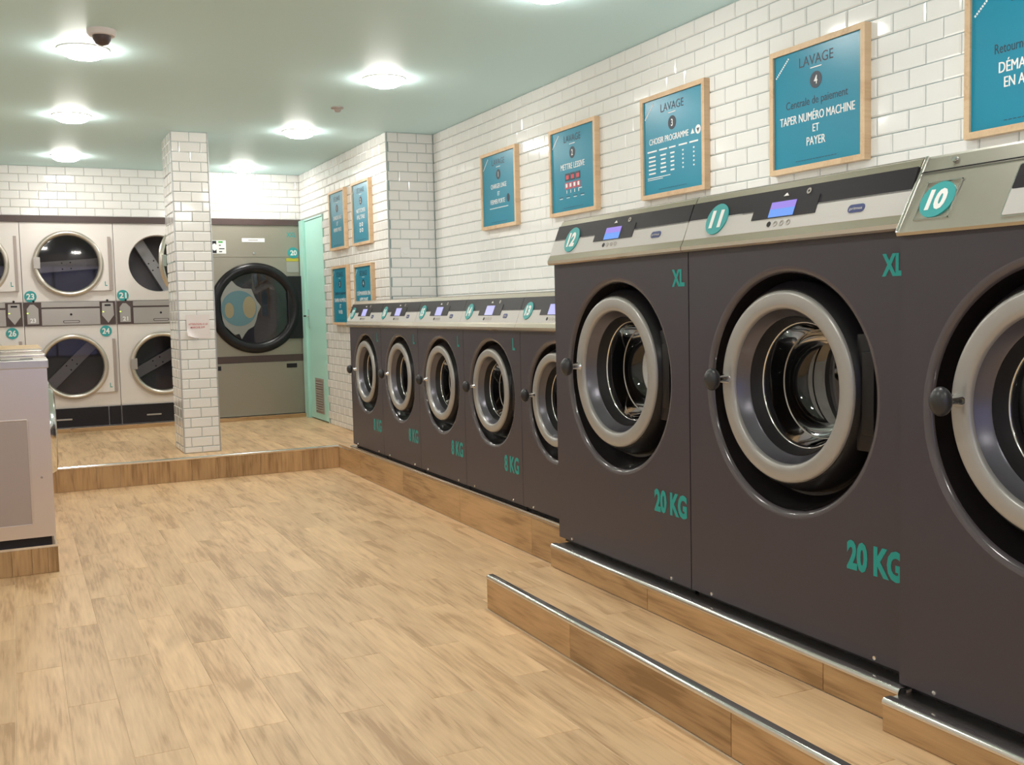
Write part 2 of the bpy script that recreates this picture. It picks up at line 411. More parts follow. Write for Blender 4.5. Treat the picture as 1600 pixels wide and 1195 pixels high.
# low wall of the platform behind, under the dryers
for k in range(6):
    a, c = XL_ + k * .62, min(XL_ + (k + 1) * .62, XA)
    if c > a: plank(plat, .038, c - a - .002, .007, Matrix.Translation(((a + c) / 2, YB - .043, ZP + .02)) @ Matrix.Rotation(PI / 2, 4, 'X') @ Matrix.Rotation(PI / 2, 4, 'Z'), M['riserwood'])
MB().box(XL_, XA, YB - .045, 11.8, ZP - .005, ZP + .04).build('dryer_ledge', M['bright'], plat)

def riser_x(parent, X, joints, z0, z1):
    for a, c in zip(joints, joints[1:]):
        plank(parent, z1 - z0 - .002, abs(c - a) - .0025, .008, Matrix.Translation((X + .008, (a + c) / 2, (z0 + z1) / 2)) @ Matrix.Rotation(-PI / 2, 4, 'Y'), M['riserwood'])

plinth = structure('floor_plinth')       # under the five small washers
MB().box(XP + .006, XW, 3.98, 7.96, -.004, .216).build('base_slab', M['floorgrout'], plinth)
MB().box(XP + .001, XW, 3.985, 7.955, .2165, .222).build('cover_plate', M['steel'], plinth)
riser_x(plinth, XP, [YS - .001, 7.70, 6.718, 5.705, 4.738, 3.985], 0, .198)
nosing(plinth, XP, 3.985, 7.955, .219)

pl2 = structure('floor_plinth_front')       # under washers 12 and 11, and a deeper one under 10
MB().box(XM + .007, XW, 1.99, 3.98, -.004, .238).build('base_slab', M['floorgrout'], pl2)
MB().box(XM + .01, XW, 1.985, 3.985, .2385, .243).build('cover_plate', M['steel'], pl2)
riser_x(pl2, XM, [3.985, 3.209, 2.273, 1.99], .145, .232)
riser_x(pl2, XM, [3.985, 3.4], 0, .145) if 0 else None
nosing(pl2, XM, 1.985, 3.985, .243, .012)
MB().box(XM + .01, XP, 3.978, 3.985, .0, .236).build('end_tile', M['riserwood'], pl2)
MB().box(XN + .007, XW, -1.2, 1.98, -.004, .224).build('base_slab', M['floorgrout'], pl2)
MB().box(XN + .01, XW, -1.2, 1.985, .2245, .231).build('cover_plate', M['steel'], pl2)
riser_x(pl2, XN, [1.985, 1.35, .41, -.53, -1.2], .145, .220)
MB().box(XN + .009, XM + .01, 1.979, 1.985, .145, .220).build('end_tile', M['riserwood'], pl2)
nosing(pl2, XN, -1.2, 1.985, .231, .012)

step = structure('floor_step')
MB().box(XS + .007, XM + .006, -1.2, 3.975, -.004, .1432).build('base_slab', M['floorgrout'], step)
plank_cells = [(XS + .012, 1.942, [3.985, 3.72, 2.785, 1.84, .89, -.06, -1.2]), (1.942, 2.098, [3.985, 3.24, 2.303, 1.35, .4, -.55, -1.2])]
for a, c, js in plank_cells:
    for y1, y0 in zip(js, js[1:]): plank(step, c - a - .0022, y1 - y0 - .0022, .006, Matrix.Translation(((a + c) / 2, (y0 + y1) / 2, .139)), M['wood'])
riser_x(step, XS, [3.985, 3.247, 2.302, 1.36, .41, -.53, -1.2], 0, .134)
MB().box(XS + .009, XM, 3.976, 3.984, 0, .1432).build('end_tile', M['riserwood'], step)
nosing(step, XS, -1.2, 3.985, .145)
MB().box(XS + .003, XS + .012, 3.976, 3.987, 0, .143).build('corner_trim', M['bright'], step)

# left plinth and its washers
pl3 = structure('floor_plinth_left')
MB().box(XL_, .138, 5.694, 8.27, -.004, .132).build('base_slab', M['floorgrout'], pl3)
MB().box(XL_, .138, 5.692, 8.27, .1325, .1435).build('cover_plate', M['bright'], pl3)
xs_ = [XL_, -.64, -.49, -.33, -.235, -.073, .020, .094, .1435]
for a, c in zip(xs_, xs_[1:]):
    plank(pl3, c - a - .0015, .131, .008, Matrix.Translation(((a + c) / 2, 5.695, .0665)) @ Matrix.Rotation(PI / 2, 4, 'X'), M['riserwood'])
for y0, y1 in ((5.70, 6.6), (6.6, 7.5), (7.5, 8.27)):
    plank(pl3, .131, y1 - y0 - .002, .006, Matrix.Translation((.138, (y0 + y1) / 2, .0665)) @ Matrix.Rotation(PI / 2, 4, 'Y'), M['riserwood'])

# column
cx0, cx1, cy0, cy1 = 1.18, 1.468, 8.524, 9.03
colm = MB().box(cx0 + .006, cx1 - .006, cy0 + .006, cy1 - .006, ZP, ZC).build('tiled_column', M['grout'])
tag(colm, 'square column clad in white bevelled tiles with a paper notice taped on its front', 'column')
tile_wall(colm, BW(cy0 + .006), cx0 + .004, cx1 - .004, ZP + .002, ZC, (cx0 + cx1) / 2)
tile_wall(colm, Matrix.Translation((cx0 + .006, 0, 0)) @ Matrix.Rotation(-PI / 2, 4, 'Z'), -cy1 + .004, -cy0 - .004, ZP + .002, ZC, -8.69, limit=200)
tile_wall(colm, Matrix.Translation((cx1 - .006, 0, 0)) @ Matrix.Rotation(PI / 2, 4, 'Z'), cy0 + .004, cy1 - .004, ZP + .002, ZC, 8.69, limit=0)
for x in (cx0 + .001, cx1 - .001): MB().box(x - .003, x + .003, cy0 - .003, cy0 + .004, ZP, ZC).build('corner_trim', M['stainless_edge'], colm)

# paper notice on column
nt = thing('paper_notice', 'white paper notice with two lines of red print taped to the tiled column', 'notice', (1.33, cy0 - .001, 1.205))
b = MB(); bm = b.bm; n = 8; g = [[None] * (n + 1) for _ in range(n + 1)]
for i in range(n + 1):
    for j in range(n + 1):
        x = -.09 + .18 * i / n; z = -.095 + .19 * j / n
        curl = max(0, (-x - z - .10)) ** 1.3 * 1.5
        g[i][j] = bm.verts.new((x, -.003 - curl, z + curl * .4))
for i in range(n):
    for j in range(n): bm.faces.new((g[i][j], g[i + 1][j], g[i + 1][j + 1], g[i][j + 1]))
b.build('sheet', M['paper'], nt, smooth=True)
MB().text('ATTENTION A LA', 0, .02, .014, y=-.005, w=.15).build('red_lettering', M['inkred'], nt)
MB().text('MARCHE SVP', -.004, -.006, .014, y=-.005, w=.11).build('red_lettering', M['inkred'], nt)

# ---- green door in the alcove wall
d1 = thing('door_1', None, None, (XA, 0, 0), -PI / 2, kind='structure')   # local x = -Y, local y = +X
L0, L1 = -10.67, -10.0
MB().box(L0, L1, -.004, .03, ZP + .012, 2.24).build('door_leaf', M['mint'], d1)
MB().box(-10.83, L0 - .006, -.03, .04, ZP, 2.262).box(L0 - .006, L1 + .012, -.012, .04, 2.246, 2.262).box(L1 + .004, L1 + .014, -.008, .04, ZP, 2.262).build('door_frame', M['mint'], d1)
MB().box(L0, L1, -.002, .03, 2.2405, 2.2455).build('rabbet_shade', M['dark'], d1)  # dark strip painted in as the shade of the door rabbet
MB().box(L0 + .02, L0 + .055, -.010, -.004, 1.13, 1.33, .002).build('handle_plate', M['bright'], d1)
MB().tube([(L0 + .038, -.008, 1.26), (L0 + .038, -.05, 1.26), (L0 + .045, -.056, 1.26), (L0 + .15, -.056, 1.26)], .009).build('door_handle', M['bright'], d1, smooth=50)
v0 = -10.458; v1 = -10.15
vent = MB().box(v0, v1, -.010, -.004, .26, .28).box(v0, v1, -.010, -.004, .60, .62).box(v0, v0 + .02, -.010, -.004, .28, .60).box(v1 - .02, v1, -.010, -.004, .28, .60).box(v0 + .01, v1 - .01, -.005, -.003, .27, .61).build('vent', M['vent'], d1)
for k in range(12):
    z = .295 + k * .0255
    MB().box(-.128, .128, -.011, .0, -.001, .001, mtx=Matrix.Rotation(.7, 4, 'X') @ Matrix.Diagonal((1, 1, 4, 1))).build('slat', M['vent'], vent, loc=((v0 + v1) / 2, -.006, z))

# switch plate on the pier
sw = MB().prism(rrect(-.04, .04, -.04, .04, .006), -.012, 0).lathe([(-.016, .018), (-.012, .02)], n=24, cap=True).build('switch_plate', M['white'])
sw.location = (2.93, YP - .007, 1.775); tag(sw, 'small white square switch plate on the tiled pier above the small washers', 'switch')

# ================================================================ ceiling lamps
def downlight(x, y, label):
    t = thing('ceiling_downlight', label, 'ceiling light', (x, y, ZC))
    MB().lathe([(0, .135), (-.005, .134), (-.008, .128), (-.008, .122), (-.003, .119)], axis='z', n=48).build('lamp_trim', M['lamptrim'], t, smooth=40)
    MB().lathe([(-.002, .121), (-.016, .119), (-.032, .107), (-.045, .08), (-.052, .04), (-.054, 0)], axis='z', n=48).build('diffuser', M['lampglow'], t, smooth=True)  # dome deepened so its shape stands in for the lamp's bloom
for x, y, l in [
    (.497, 10.09, 'round ceiling downlight nearest the white stacked dryers, in the row left of the column'),
    (.45, 8.09, 'round ceiling downlight left of the column, second from the back wall'),
    (.415, 6.09, 'large bright ceiling downlight at upper left beside the dome camera'),
    (2.125, 10.40, 'round ceiling downlight in front of the big grey dryer'),
    (2.135, 8.235, 'round ceiling downlight between the column and the tiled pier'),
    (2.165, 6.217, 'large ceiling downlight at the top centre, right of the small sprinkler'),
    (2.27, 4.23, 'ceiling downlight cut off by the top edge of the photo'),
    (.42, 4.1, 'left-row ceiling downlight above the front floor, out of frame'), (.42, 2.1, 'left-row ceiling downlight just before the viewer, out of frame'),
    (2.2, 2.2, 'right-row ceiling downlight above washer ten, out of frame'), (2.2, .1, 'right-row ceiling downlight beside the viewer, out of frame'),
    (.42, 0.0, 'left-row ceiling downlight over the viewer, out of frame'), (1.3, -1.7, 'ceiling downlight by the shop window, out of frame')]:
    downlight(x, y, l)
dc = thing('dome_camera', 'small white dome camera on the ceiling beside the largest left downlight', 'camera', (.475, 5.66, ZC))
MB().lathe([(0, .07), (-.02, .07), (-.03, .062), (-.03, .0)], axis='z', n=32).build('base', M['paper'], dc, smooth=40)
MB().lathe([(-.03, .045), (-.05, .043), (-.07, .03), (-.08, 0)], axis='z', n=32).build('lens_dome', M['brown'], dc, smooth=True)
sp = MB().lathe([(0, .045), (-.008, .045), (-.012, .03), (-.03, .02), (-.032, 0)], axis='z', n=24).build('sprinkler', M['vent'], smooth=40)
sp.location = (2.149, 7.196, ZC); tag(sp, 'small dark sprinkler disc on the green ceiling between two downlights', 'sprinkler')

# ================================================================ posters
class Ink:
    def __init__(s, name, m, t): s.name, s.m, s.t, s.mb, s.n = name, m, t, MB(), 0
    def text(s, body, cx, cz, h, y, bold=None, **k):
        mb = MB()
        if bold is None:      # heavier weight: two passes a hair apart
            for dx, dy in ((-.028, 0), (.028, -.0002)): mb.text(body, cx + dx * h, cz, h, y=y + dy, bold=0, **k)
        else: mb.text(body, cx, cz, h, y=y, bold=bold, **k)
        mb.build(s.name + '_lettering', s.m, s.t); return s
    def box(s, *a, **k): s.mb.box(*a, **k); s.n += 1; return s
    def prism(s, *a, **k): s.mb.prism(*a, **k); s.n += 1; return s
    def disc(s, *a, **k): MB().disc(*a, **k).build(s.name + '_disc', s.m, s.t); return s
    def finish(s):
        if s.n: s.mb.build(s.name + '_small_print', s.m, s.t, kind='stuff')
        else: s.mb.bm.free()
def poster(label, loc, rz, content, w=.585, h=.552, group='teal instruction posters'):
    t = thing('framed_poster', label, 'poster', loc, rz, group)
    a, b_ = w / 2, h / 2; f = .024; D = .036
    fb = MB()
    for poly in ([(-a, b_), (a, b_), (a - f, b_ - f), (-a + f, b_ - f)], [(-a, -b_), (-a + f, -b_ + f), (a - f, -b_ + f), (a, -b_)],
                 [(-a, -b_), (-a, b_), (-a + f, b_ - f), (-a + f, -b_ + f)], [(a, -b_), (a - f, -b_ + f), (a - f, b_ - f), (a, b_)]):
        fb.prism(poly, -D, 0)
    fb.build('frame', M['frame'], t)
    MB().box(-a + f - .001, a - f + .001, -D + .010, -.004, -b_ + f - .001, b_ - f + .001).build('print', M['poster'], t)
    Y = -D + .0095
    dk, wh = Ink('dark', M['inkdark'], t), Ink('white', M['white'], t)
    content(dk, wh, Y, t)
    dk.finish(); wh.finish()
    return t
def head(dk, wh, Y, title, num, ribbon=True):
    dk.text(title, 0, .195, .042, y=Y, w=.21, bold=.0)
    wh.box(-.035, .035, Y - .0005, Y, .158, .162)
    dk.disc(0, .105, .036, .036, Y - .0005, Y)
    wh.text(num, 0, .105, .035, y=Y - .001, bold=.02)
    if ribbon:
        mt = Matrix.Translation((-.213, 0, .195)) @ Matrix.Rotation(-.72, 4, 'Y')
        for k in range(11): wh.box(-.058 + k * .0105, -.051 + k * .0105, Y - .0005, Y, -.004, .004, mtx=mt)
def foot(dk, Y):
    for k in range(14): dk.box(-.13 + k * .0185, -.116 + k * .0185, Y - .0004, Y, -.232, -.2295)
def p1(dk, wh, Y, t):
    head(dk, wh, Y, 'LAVAGE', '1'); foot(dk, Y)
    wh.text('CHARGER LINGE', 0, .025, .032, y=Y, w=.26).text('ET', 0, -.03, .028, y=Y).text('FERMER PORTE', -.02, -.085, .032, y=Y, w=.24)
    dk.disc(.155, -.075, .022, .03, Y - .0006, Y)
    for k in range(16): wh.box(-.155 + k * .0195, -.140 + k * .0195, Y - .0004, Y, -.134, -.128)
def p2(dk, wh, Y, t):
    head(dk, wh, Y, 'LAVAGE', '2'); foot(dk, Y)
    wh.text('METTRE LESSIVE', 0, .025, .036, y=Y, w=.30)
    rd = MB(); 
    for k in range(3):
        dk.box(-.095 + k * .066, -.037 + k * .066, Y - .0006, Y, -.065, -.018)
        rd.box(-.085 + k * .066, -.047 + k * .066, Y - .0012, Y - .0006, -.055, -.03)
    for k in range(4):
        rd.box(-.098 + k * .05, -.055 + k * .05, Y - .0006, Y, -.115, -.075)
        wh.box(-.088 + k * .05, -.066 + k * .05, Y - .0012, Y - .0006, -.105, -.082)
        wh.box(-.08 + k * .05, -.072 + k * .05, Y - .0006, Y, -.142, -.122)
    wh.box(.075, .115, Y - .0012, Y, -.125, -.120, mtx=Matrix.Rotation(0, 4, 'Y'))
    for k, x in enumerate((-.15, -.06, .03, .12)):
        dk.box(x - .025, x + .025, Y - .0005, Y, -.163, -.159); wh.box(x - .02, x + .02, Y - .0005, Y, -.172, -.168)
    rd.build('dispenser_picture', M['inkred'], t, kind='stuff')
def p3(dk, wh, Y, t):
    head(dk, wh, Y, 'LAVAGE', '3'); foot(dk, Y)
    wh.text('CHOISIR PROGRAMME', -.035, .03, .032, y=Y, w=.36)
    wh.prism([(.165, .018), (.197, .018), (.181, .045)], Y - .0006, Y)
    wh.disc(.228, .033, .023, .023, Y - .0006, Y); dk.prism([(.216, .040), (.240, .040), (.228, .018)], Y - .0012, Y - .0006)
    random.seed(5)
    for ci, (x, w_) in enumerate([(-.19, .07), (-.085, .055), (.0, .04), (.095, .055), (.19, .055)]):
        wh.box(x - w_ / 2 - .01, x + w_ / 2 + .01, Y - .0004, Y, -.026, -.018)
        for r in range(5):
            if ci > 2: ww = .012
            else: ww = w_ * random.uniform(.75, 1)
            wh.box(x - ww / 2, x + ww / 2, Y - .0004, Y, -.056 - r * .022, -.048 - r * .022)
    wh.box(-.235, -.02, Y - .0004, Y, -.166, -.162); wh.box(-.235, -.09, Y - .0004, Y, -.175, -.172)
def p4(dk, wh, Y, t):
    head(dk, wh, Y, 'LAVAGE', '4'); foot(dk, Y)
    dk.text('Centrale de paiement', 0, .022, .034, y=Y, w=.38, bold=0)
    wh.text('TAPER NUMÉRO MACHINE', 0, -.045, .036, y=Y, w=.46).text('ET', 0, -.098, .033, y=Y).text('PAYER', 0, -.152, .036, y=Y, w=.115)
def p5(dk, wh, Y, t):
    head(dk, wh, Y, 'LAVAGE', '5'); foot(dk, Y)
    dk.text('Retourner machine', -.17, .022, .034, y=Y, w=.27, bold=0, align='L')
    wh.text('DÉMARRER', -.152, -.045, .037, y=Y, w=.20, align='L').text('EN APPUYANT', -.130, -.098, .036, y=Y, w=.25, align='L')
PX = XW - .007
for (yc, fn, l) in [((6.998 + 6.437) / 2 , p1, 'teal LAVAGE poster numbered 1, leftmost of the wall row above the washers'),
                    ((5.921 + 5.35) / 2, p2, 'teal LAVAGE poster numbered 2 with a small red picture of a soap dispenser'),
                    ((4.848 + 4.27) / 2, p3, 'teal LAVAGE poster numbered 3 with a white table of programmes'),
                    ((3.77 + 3.19) / 2, p4, 'teal LAVAGE poster numbered 4, reading TAPER NUMÉRO MACHINE ET PAYER'),
                    (2.70 - .2925, p5, 'teal poster cut off by the right edge, above the washer numbered 10')]:
    poster(l, (PX, yc, 2.150), -PI / 2, fn)
def q(n, lines, sub=None, icons=False):
    def f(dk, wh, Y, t):
        head(dk, wh, Y, 'SÉCHAGE', n); foot(dk, Y)
        z = .02
        if sub: dk.text(sub, 0, .022, .03, y=Y, w=.36, bold=0); z = -.045
        for s, w_ in lines: wh.text(s, 0, z, .034, y=Y, w=w_); z -= .055
        if icons:
            for i in range(2):
                for j in range(2): wh.disc(-.03 + i * .06, -.10 - j * .05, .02, .018, Y - .0006, Y, n=16); dk.disc(-.03 + i * .06, -.10 - j * .05, .008, .008, Y - .001, Y - .0005, n=12)
    return f
for yc, zc, fn, l in [(9.375, 2.152, q('1', [('CHARGER LINGE', .27), ('ET', .05), ('FERMER PORTE', .25)]), 'teal poster of the alcove wall, upper left of four, beside the green door'),
                      (8.652, 2.152, q('2', [('NETTOYER', .25), ('FILTRE', .22)], icons=True), 'teal poster of the alcove wall, upper right of four, with four round icons'),
                      (9.365, 1.45, q('3', [('TAPER NUMÉRO', .38), ('ET', .05), ('PAYER', .12)], sub='Centrale de paiement'), 'teal poster of the alcove wall, lower left of four, just below the upper pair'),
                      (8.645, 1.435, q('4', [('DÉMARRER EN', .36), ('APPUYANT', .24)]), 'teal poster on the alcove wall, lower right of four, partly hidden by washer 17')]:
    poster(l, (XA - .007, yc, zc), -PI / 2, fn, w=.50)

# ================================================================ washing machines
def plate_hole(b, x0, x1, z0, z1, cx, cz, prof, n=96, y=0):
    """flat plate at y with a round hole; prof = [(r, y)...] continues inwards"""
    bm = b.bm; circ = []; outer = []
    angs = [2 * PI * i / n for i in range(n)]
    for X_, Z_ in ((x0, z0), (x1, z0), (x1, z1), (x0, z1)): angs.append(math.atan2(Z_ - cz, X_ - cx) % (2 * PI))
    angs = sorted(set(round(a, 6) for a in angs))
    for t in angs:
        c, s = math.cos(t), math.sin(t); r = prof[0][0]
        circ.append(bm.verts.new((cx + r * c, prof[0][1], cz + r * s)))
        k = min([(x1 - cx) / c if c > 1e-9 else 1e9, (x0 - cx) / c if c < -1e-9 else 1e9, (z1 - cz) / s if s > 1e-9 else 1e9, (z0 - cz) / s if s < -1e-9 else 1e9])
        outer.append(bm.verts.new((cx + k * c, y, cz + k * s)))
    m = len(angs)
    for i in range(m): bm.faces.new((outer[i], outer[(i + 1) % m], circ[(i + 1) % m], circ[i]))
    prev = circ
    for r, yy in prof[1:]:
        ring = [bm.verts.new((cx + r * math.cos(t), yy, cz + r * math.sin(t))) for t in angs]
        for i in range(m): bm.faces.new((prev[i], prev[(i + 1) % m], ring[(i + 1) % m], ring[i]))
        prev = ring
    return outer

def washer(name, label, loc, rz, w, zt, depth, cz, s, fascia, group, big, fy=(-.03, .036), fh=.166, topz=None):
    """local: x right, y into the machine, z up; zt = underside of the control panel; cz = door centre"""
    t = thing(name, label, 'washing machine', loc, rz, group)
    a = w / 2 - .0018; z0 = .020; ft = zt + fh
    # cabinet: shell with a round dished opening in its front
    b = MB(); R = .383 * s
    o = plate_hole(b, -a, a, z0, zt, 0, cz, [(R + .014, 0), (R + .013, .004)])
    b.quad([(-a, 0, z0), (-a, depth, z0), (-a, depth, ft), (-a, fy[1] + .02, ft), (-a, 0, zt)])
    b.quad([(a, 0, z0), (a, 0, zt), (a, fy[1] + .02, ft), (a, depth, ft), (a, depth, z0)])
    b.quad([(-a, depth, z0), (a, depth, z0), (a, depth, ft), (-a, depth, ft)])
    b.quad([(-a, 0, z0), (a, 0, z0), (a, depth, z0), (-a, depth, z0)])
    b.quad([(-a, 0, zt), (-a, fy[1] + .02, ft), (a, fy[1] + .02, ft), (a, 0, zt)]).quad([(-a, fy[1] + .02, ft), (-a, depth, ft), (a, depth, ft), (a, fy[1] + .02, ft)])
    body = b.build('cabinet', M['body'], t)
    MB().lathe([(.014, R - .0095 * s), (.03, R - .014 * s), (.07 * s, R - .034 * s), (.088 * s, R - .05 * s), (.092 * s, .30 * s)], (0, cz), 96).build('door_recess', M['recess'], t, smooth=40)
    MB().lathe([(-.0002, R + .0145), (.0006, R + .006), (.004, R - .001), (.010, R - .006), (.018, R - .0095 * s)], (0, cz), 96).build('recess_rim', M['body_gloss'], t, smooth=True)
    MB().box(-a + .01, a - .01, .025, depth - .05, 0, z0 + .001).build('base_frame', M['dark'], t)
    for x in (-a + .12, a - .12): MB().lathe([(-.004, .0), (-.004, .006), (0, .007)], (x, z0 + .012), 12).build('screw', M['bright'], t)
    # door
    dz = cz + .018 * s; ro = .303 * s
    door = MB().lathe([(.006, ro - .01), (.0, ro + .004), (.012, ro + .012 * s), (.05 * s, ro + .030 * s), (.075 * s, ro + .036 * s), (.092 * s, ro + .036 * s), (.092 * s, .20 * s), (.082 * s, .200 * s)], (0, dz), 96).build('door', M['black'], t, smooth=40)
    MB().lathe([(.010, ro), (-.004, ro), (-.010, ro - .004), (-.013, ro - .012), (-.013, ro - .04 * s), (-.011, ro - .052 * s), (-.006, ro - .057 * s), (.004, ro - .059 * s)], (0, dz), 96).build('door_ring', M['ring'], door, smooth=50)
    MB().lathe([(.003, ro - .0585 * s), (.040 * s, .226 * s), (.045 * s, .221 * s)], (0, dz), 96).build('door_cone', M['cone'], door, smooth=50)
    MB().lathe([(.044 * s, .2215 * s), (.042 * s, .217 * s), (.075 * s, .205 * s), (.10 * s, .190 * s), (.10 * s, .207 * s)], (0, dz), 96).build('gasket', M['rubber'], door, smooth=50)
    MB().lathe([(.085 * s, .192 * s), (.10 * s, .187 * s), (.16 * s, .172 * s), (.20 * s, .155 * s), (.215 * s, .135 * s), (.218 * s, 0)], (0, dz), 96).build('glass_bowl', M['glass'], door, smooth=35)
    MB().lathe([(.083 * s, .2035 * s), (.079 * s, .2025 * s), (.079 * s, .1985 * s), (.085 * s, .1975 * s)], (0, dz), 96).build('glass_rim', M['bright'], door, smooth=True)
    MB().lathe([(.150 * s, .1765 * s), (.147 * s, .1755 * s), (.147 * s, .1735 * s), (.151 * s, .1725 * s)], (0, dz), 96).build('glass_rim', M['bandsteel'], door, smooth=True)
    # knob on the free (left) side, hinge on the right
    kx = -(ro - .028 * s)
    MB().lathe([(-.012, .020 * s), (-.028, .014 * s), (-.045 * s - .01, .012 * s)], (kx, dz + .012), 20).build('knob_neck', M['bright'], door, smooth=True)
    kb = MB().ball((0, 0, 0), .031 * (s ** .45), (.95, .85, 1.22)); kb.build('knob', M['knob'], door, smooth=True, loc=(kx - .006, -.068 * s ** .5, dz + .012))
    hb = MB().box(ro - .015 * s, R - .012 * s, .018, .085 * s, dz - .17 * s, dz + .17 * s, .008).box(ro + .015 * s, R - .018 * s, .008, .03, dz - .12 * s, dz + .12 * s, .006)
    hb.build('hinge', M['black'], door, smooth=40)
    # drum seen through the glass
    dr = MB().lathe([(.105 * s, .205 * s), (.12 * s, .215 * s), (.14 * s, .30 * s), (.55 * s, .30 * s), (.56 * s, .28 * s), (.57 * s, 0)], (0, dz), 64).build('drum', M['drum'], t, smooth=35)
    for k in range(3):
        lb = MB()
        th = k * 2 * PI / 3 + .5
        lb.prism([(-.03 * s, -.30 * s), (.03 * s, -.30 * s), (.012 * s, -.23 * s), (-.012 * s, -.23 * s)], .18 * s, .54 * s, Matrix.Translation((0, 0, dz)) @ Matrix.Rotation(th, 4, 'Y'))
        lb.build('drum_rib', M['drum'], dr)
    # control panel
    by, ty = fy
    sl = Vector((0, ty - by, fh)); Ls = sl.length; up = sl.normalized(); nrm = Vector((0, -up.z, up.y))
    F = Matrix(((1, 0, 0, 0), (0, -nrm.y, up.y, by), (0, -nrm.z, up.z, zt), (0, 0, 0, 1)))  # local (x, depth, along slope)
    G = lambda k: k * Ls
    if fascia == 'band':
        sec = [(0.0, zt - .006), (by + .006, zt - .008), (by - .002, zt - .002), (by - .003, zt + .010), (by + .008, zt + .030), (ty - .001, ft - .006), (ty + .010, ft + .016), (ty + .018, ft + .020), (depth, ft + .020), (depth, ft + .001), (ty + .02, ft + .001), (0.0, zt + .004)]
        T2 = Matrix(((0, 1, 0, 0), (1, 0, 0, 0), (0, 0, 1, 0), (0, 0, 0, 1)))
        cp = MB().prism(sec, -a - .001, a + .001, T2).build('control_panel', M['lipsteel'], t, smooth=None)
        MB().box(-a, a, ty + .018, depth, ft + .0205, ft + .022).build('top_plate', M['topsteel'], t)
        MB().box(-a, a, -.0045, .004, G(.19), G(.60), mtx=F).build('light_strip', M['light'], cp)
        MB().box(-a, a, -.0045, .004, G(.57), G(.965), mtx=F).build('dark_strip', M['dark'], cp)
        mx = -a + (.50 if big else .385); mw = .147
        MB().box(mx - mw, mx + mw, -.0062, -.004, G(.42), G(.76), mtx=F).build('display_module', M['dark'], cp)
        sx = mx - .008; m0 = .72 if big else .70
        if big:
            MB().box(sx - .057, sx + .057, -.0075, -.006, G(.585), G(m0), mtx=F).build('display_upper', M['scr_p'], cp, label='violet upper half of the lit display')
            MB().box(sx - .057, sx + .057, -.0075, -.006, G(.435), G(.585), mtx=F).build('display_lower', M['scr_b'], cp, label='blue lower half of the lit display')
        else:
            MB().box(sx - .052, sx + .052, -.0075, -.006, G(.43), G(.73), mtx=F).build('display', M['scr_l'], cp)
        sb = MB().prism([(sx - .012, G(.82)), (sx + .012, G(.82)), (sx, G(.88))], -.0062, -.004, F)
        sb.build('symbol', M['white'], cp)
        MB().lathe([(-.0062, .004), (-.0062, .010)], (sx + .10, G(.85)), 20, mtx=F).build('symbol', M['bandsteel'], cp)
        for k in range(4):
          sb = MB()
          sb.disc(sx - .045 + k * .03, G(.31), .009, .009, -.006, -.004, n=16, mtx=F) if k == 0 else sb.lathe([(-.006, .006), (-.006, .009), (-.004, .009)], (sx - .045 + k * .03, G(.31)), 16, mtx=F)
          sb.build('button', M['dark'] if k == 0 else M['bandsteel'], cp)
        lx = mx + (.315 if big else .215); lw = .032 if big else .026
        MB().prism(rrect(lx - lw, lx + lw, G(.33), G(.47), G(.065)), -.006, -.004, F).build('brand_plate', M['navy'], cp)
        MB().text('primus', lx, G(.40), .009, y=-.0065, w=lw * 1.5, mtx=F).build('brand_lettering', M['light'], cp)
        bx, br, bz = -a + (.165 if big else .098), (.056 if big else .048), G(.55)
    else:
        sec = [(0.0, zt - .004), (by - .002, zt - .006), (by - .006, zt + .002), (ty - .003, ft - .004), (ty + .004, ft + .002), (depth, ft + .002), (depth, ft - .004), (ty + .02, ft - .006), (0.02, zt + .004)]
        T2 = Matrix(((0, 1, 0, 0), (1, 0, 0, 0), (0, 0, 1, 0), (0, 0, 0, 1)))
        cp = MB().prism(sec, -a - .003, a + .003, T2).build('control_panel', M['panel_steel'], t)
        MB().box(-a - .003, a + .003, -.0068, -.004, G(.778), G(.788), mtx=F).build('panel_seam', M['dark'], cp)
        MB().box(-a - .005, -a + .006, -.009, .01, G(0), G(1.0), .003, mtx=F).build('side_edge', M['bright'], cp)
        b = MB(); x0, x1, za, zb = -a + .040, -a + .150, G(.14), G(.63)
        for poly in ([(x0, za), (x1, za), (x1, za + .003), (x0, za + .003)], [(x0, zb - .003), (x1, zb - .003), (x1, zb), (x0, zb)], [(x0, za), (x0 + .003, za), (x0 + .003, zb), (x0, zb)], [(x1 - .003, za), (x1, za), (x1, zb), (x1 - .003, zb)]):
            b.prism(poly, -.0078, -.004, F)
        b.build('badge_frame', M['bright'], cp)
        MB().lathe([(-.012, 0), (-.012, .007), (-.006, .009)], (-a + .10, G(.89)), 20, mtx=F).build('panel_screw', M['bright'], cp)
        MB().prism(rrect(-a + .31, -a + .31 + .62, G(.06), G(.70), .008), -.009, -.004, F).build('insert_edge', M['bright'], cp)
        MB().prism(rrect(-a + .315, -a + .305 + .62, G(.08), G(.40), .005), -.0105, -.008, F).build('light_strip', M['light'], cp)
        MB().prism(rrect(-a + .315, -a + .305 + .62, G(.385), G(.68), .005), -.0108, -.008, F).build('dark_strip', M['dark'], cp)
        MB().box(-a + .365, -a + .66, -.0118, -.010, G(.25), G(.55), mtx=F).build('display_module', M['dark'], cp)
        MB().box(-a + .45, -a + .565, -.0128, -.0115, G(.27), G(.53), mtx=F).build('display', M['scr_b'], cp)
        bx, br, bz = -a + .095, .053, G(.385)
    MB().disc(bx, bz, br, br, -.0085, -.004, n=48, mtx=F).build('number_badge', M['teal'], cp)
    return t, cp, (bx, bz, br, F)

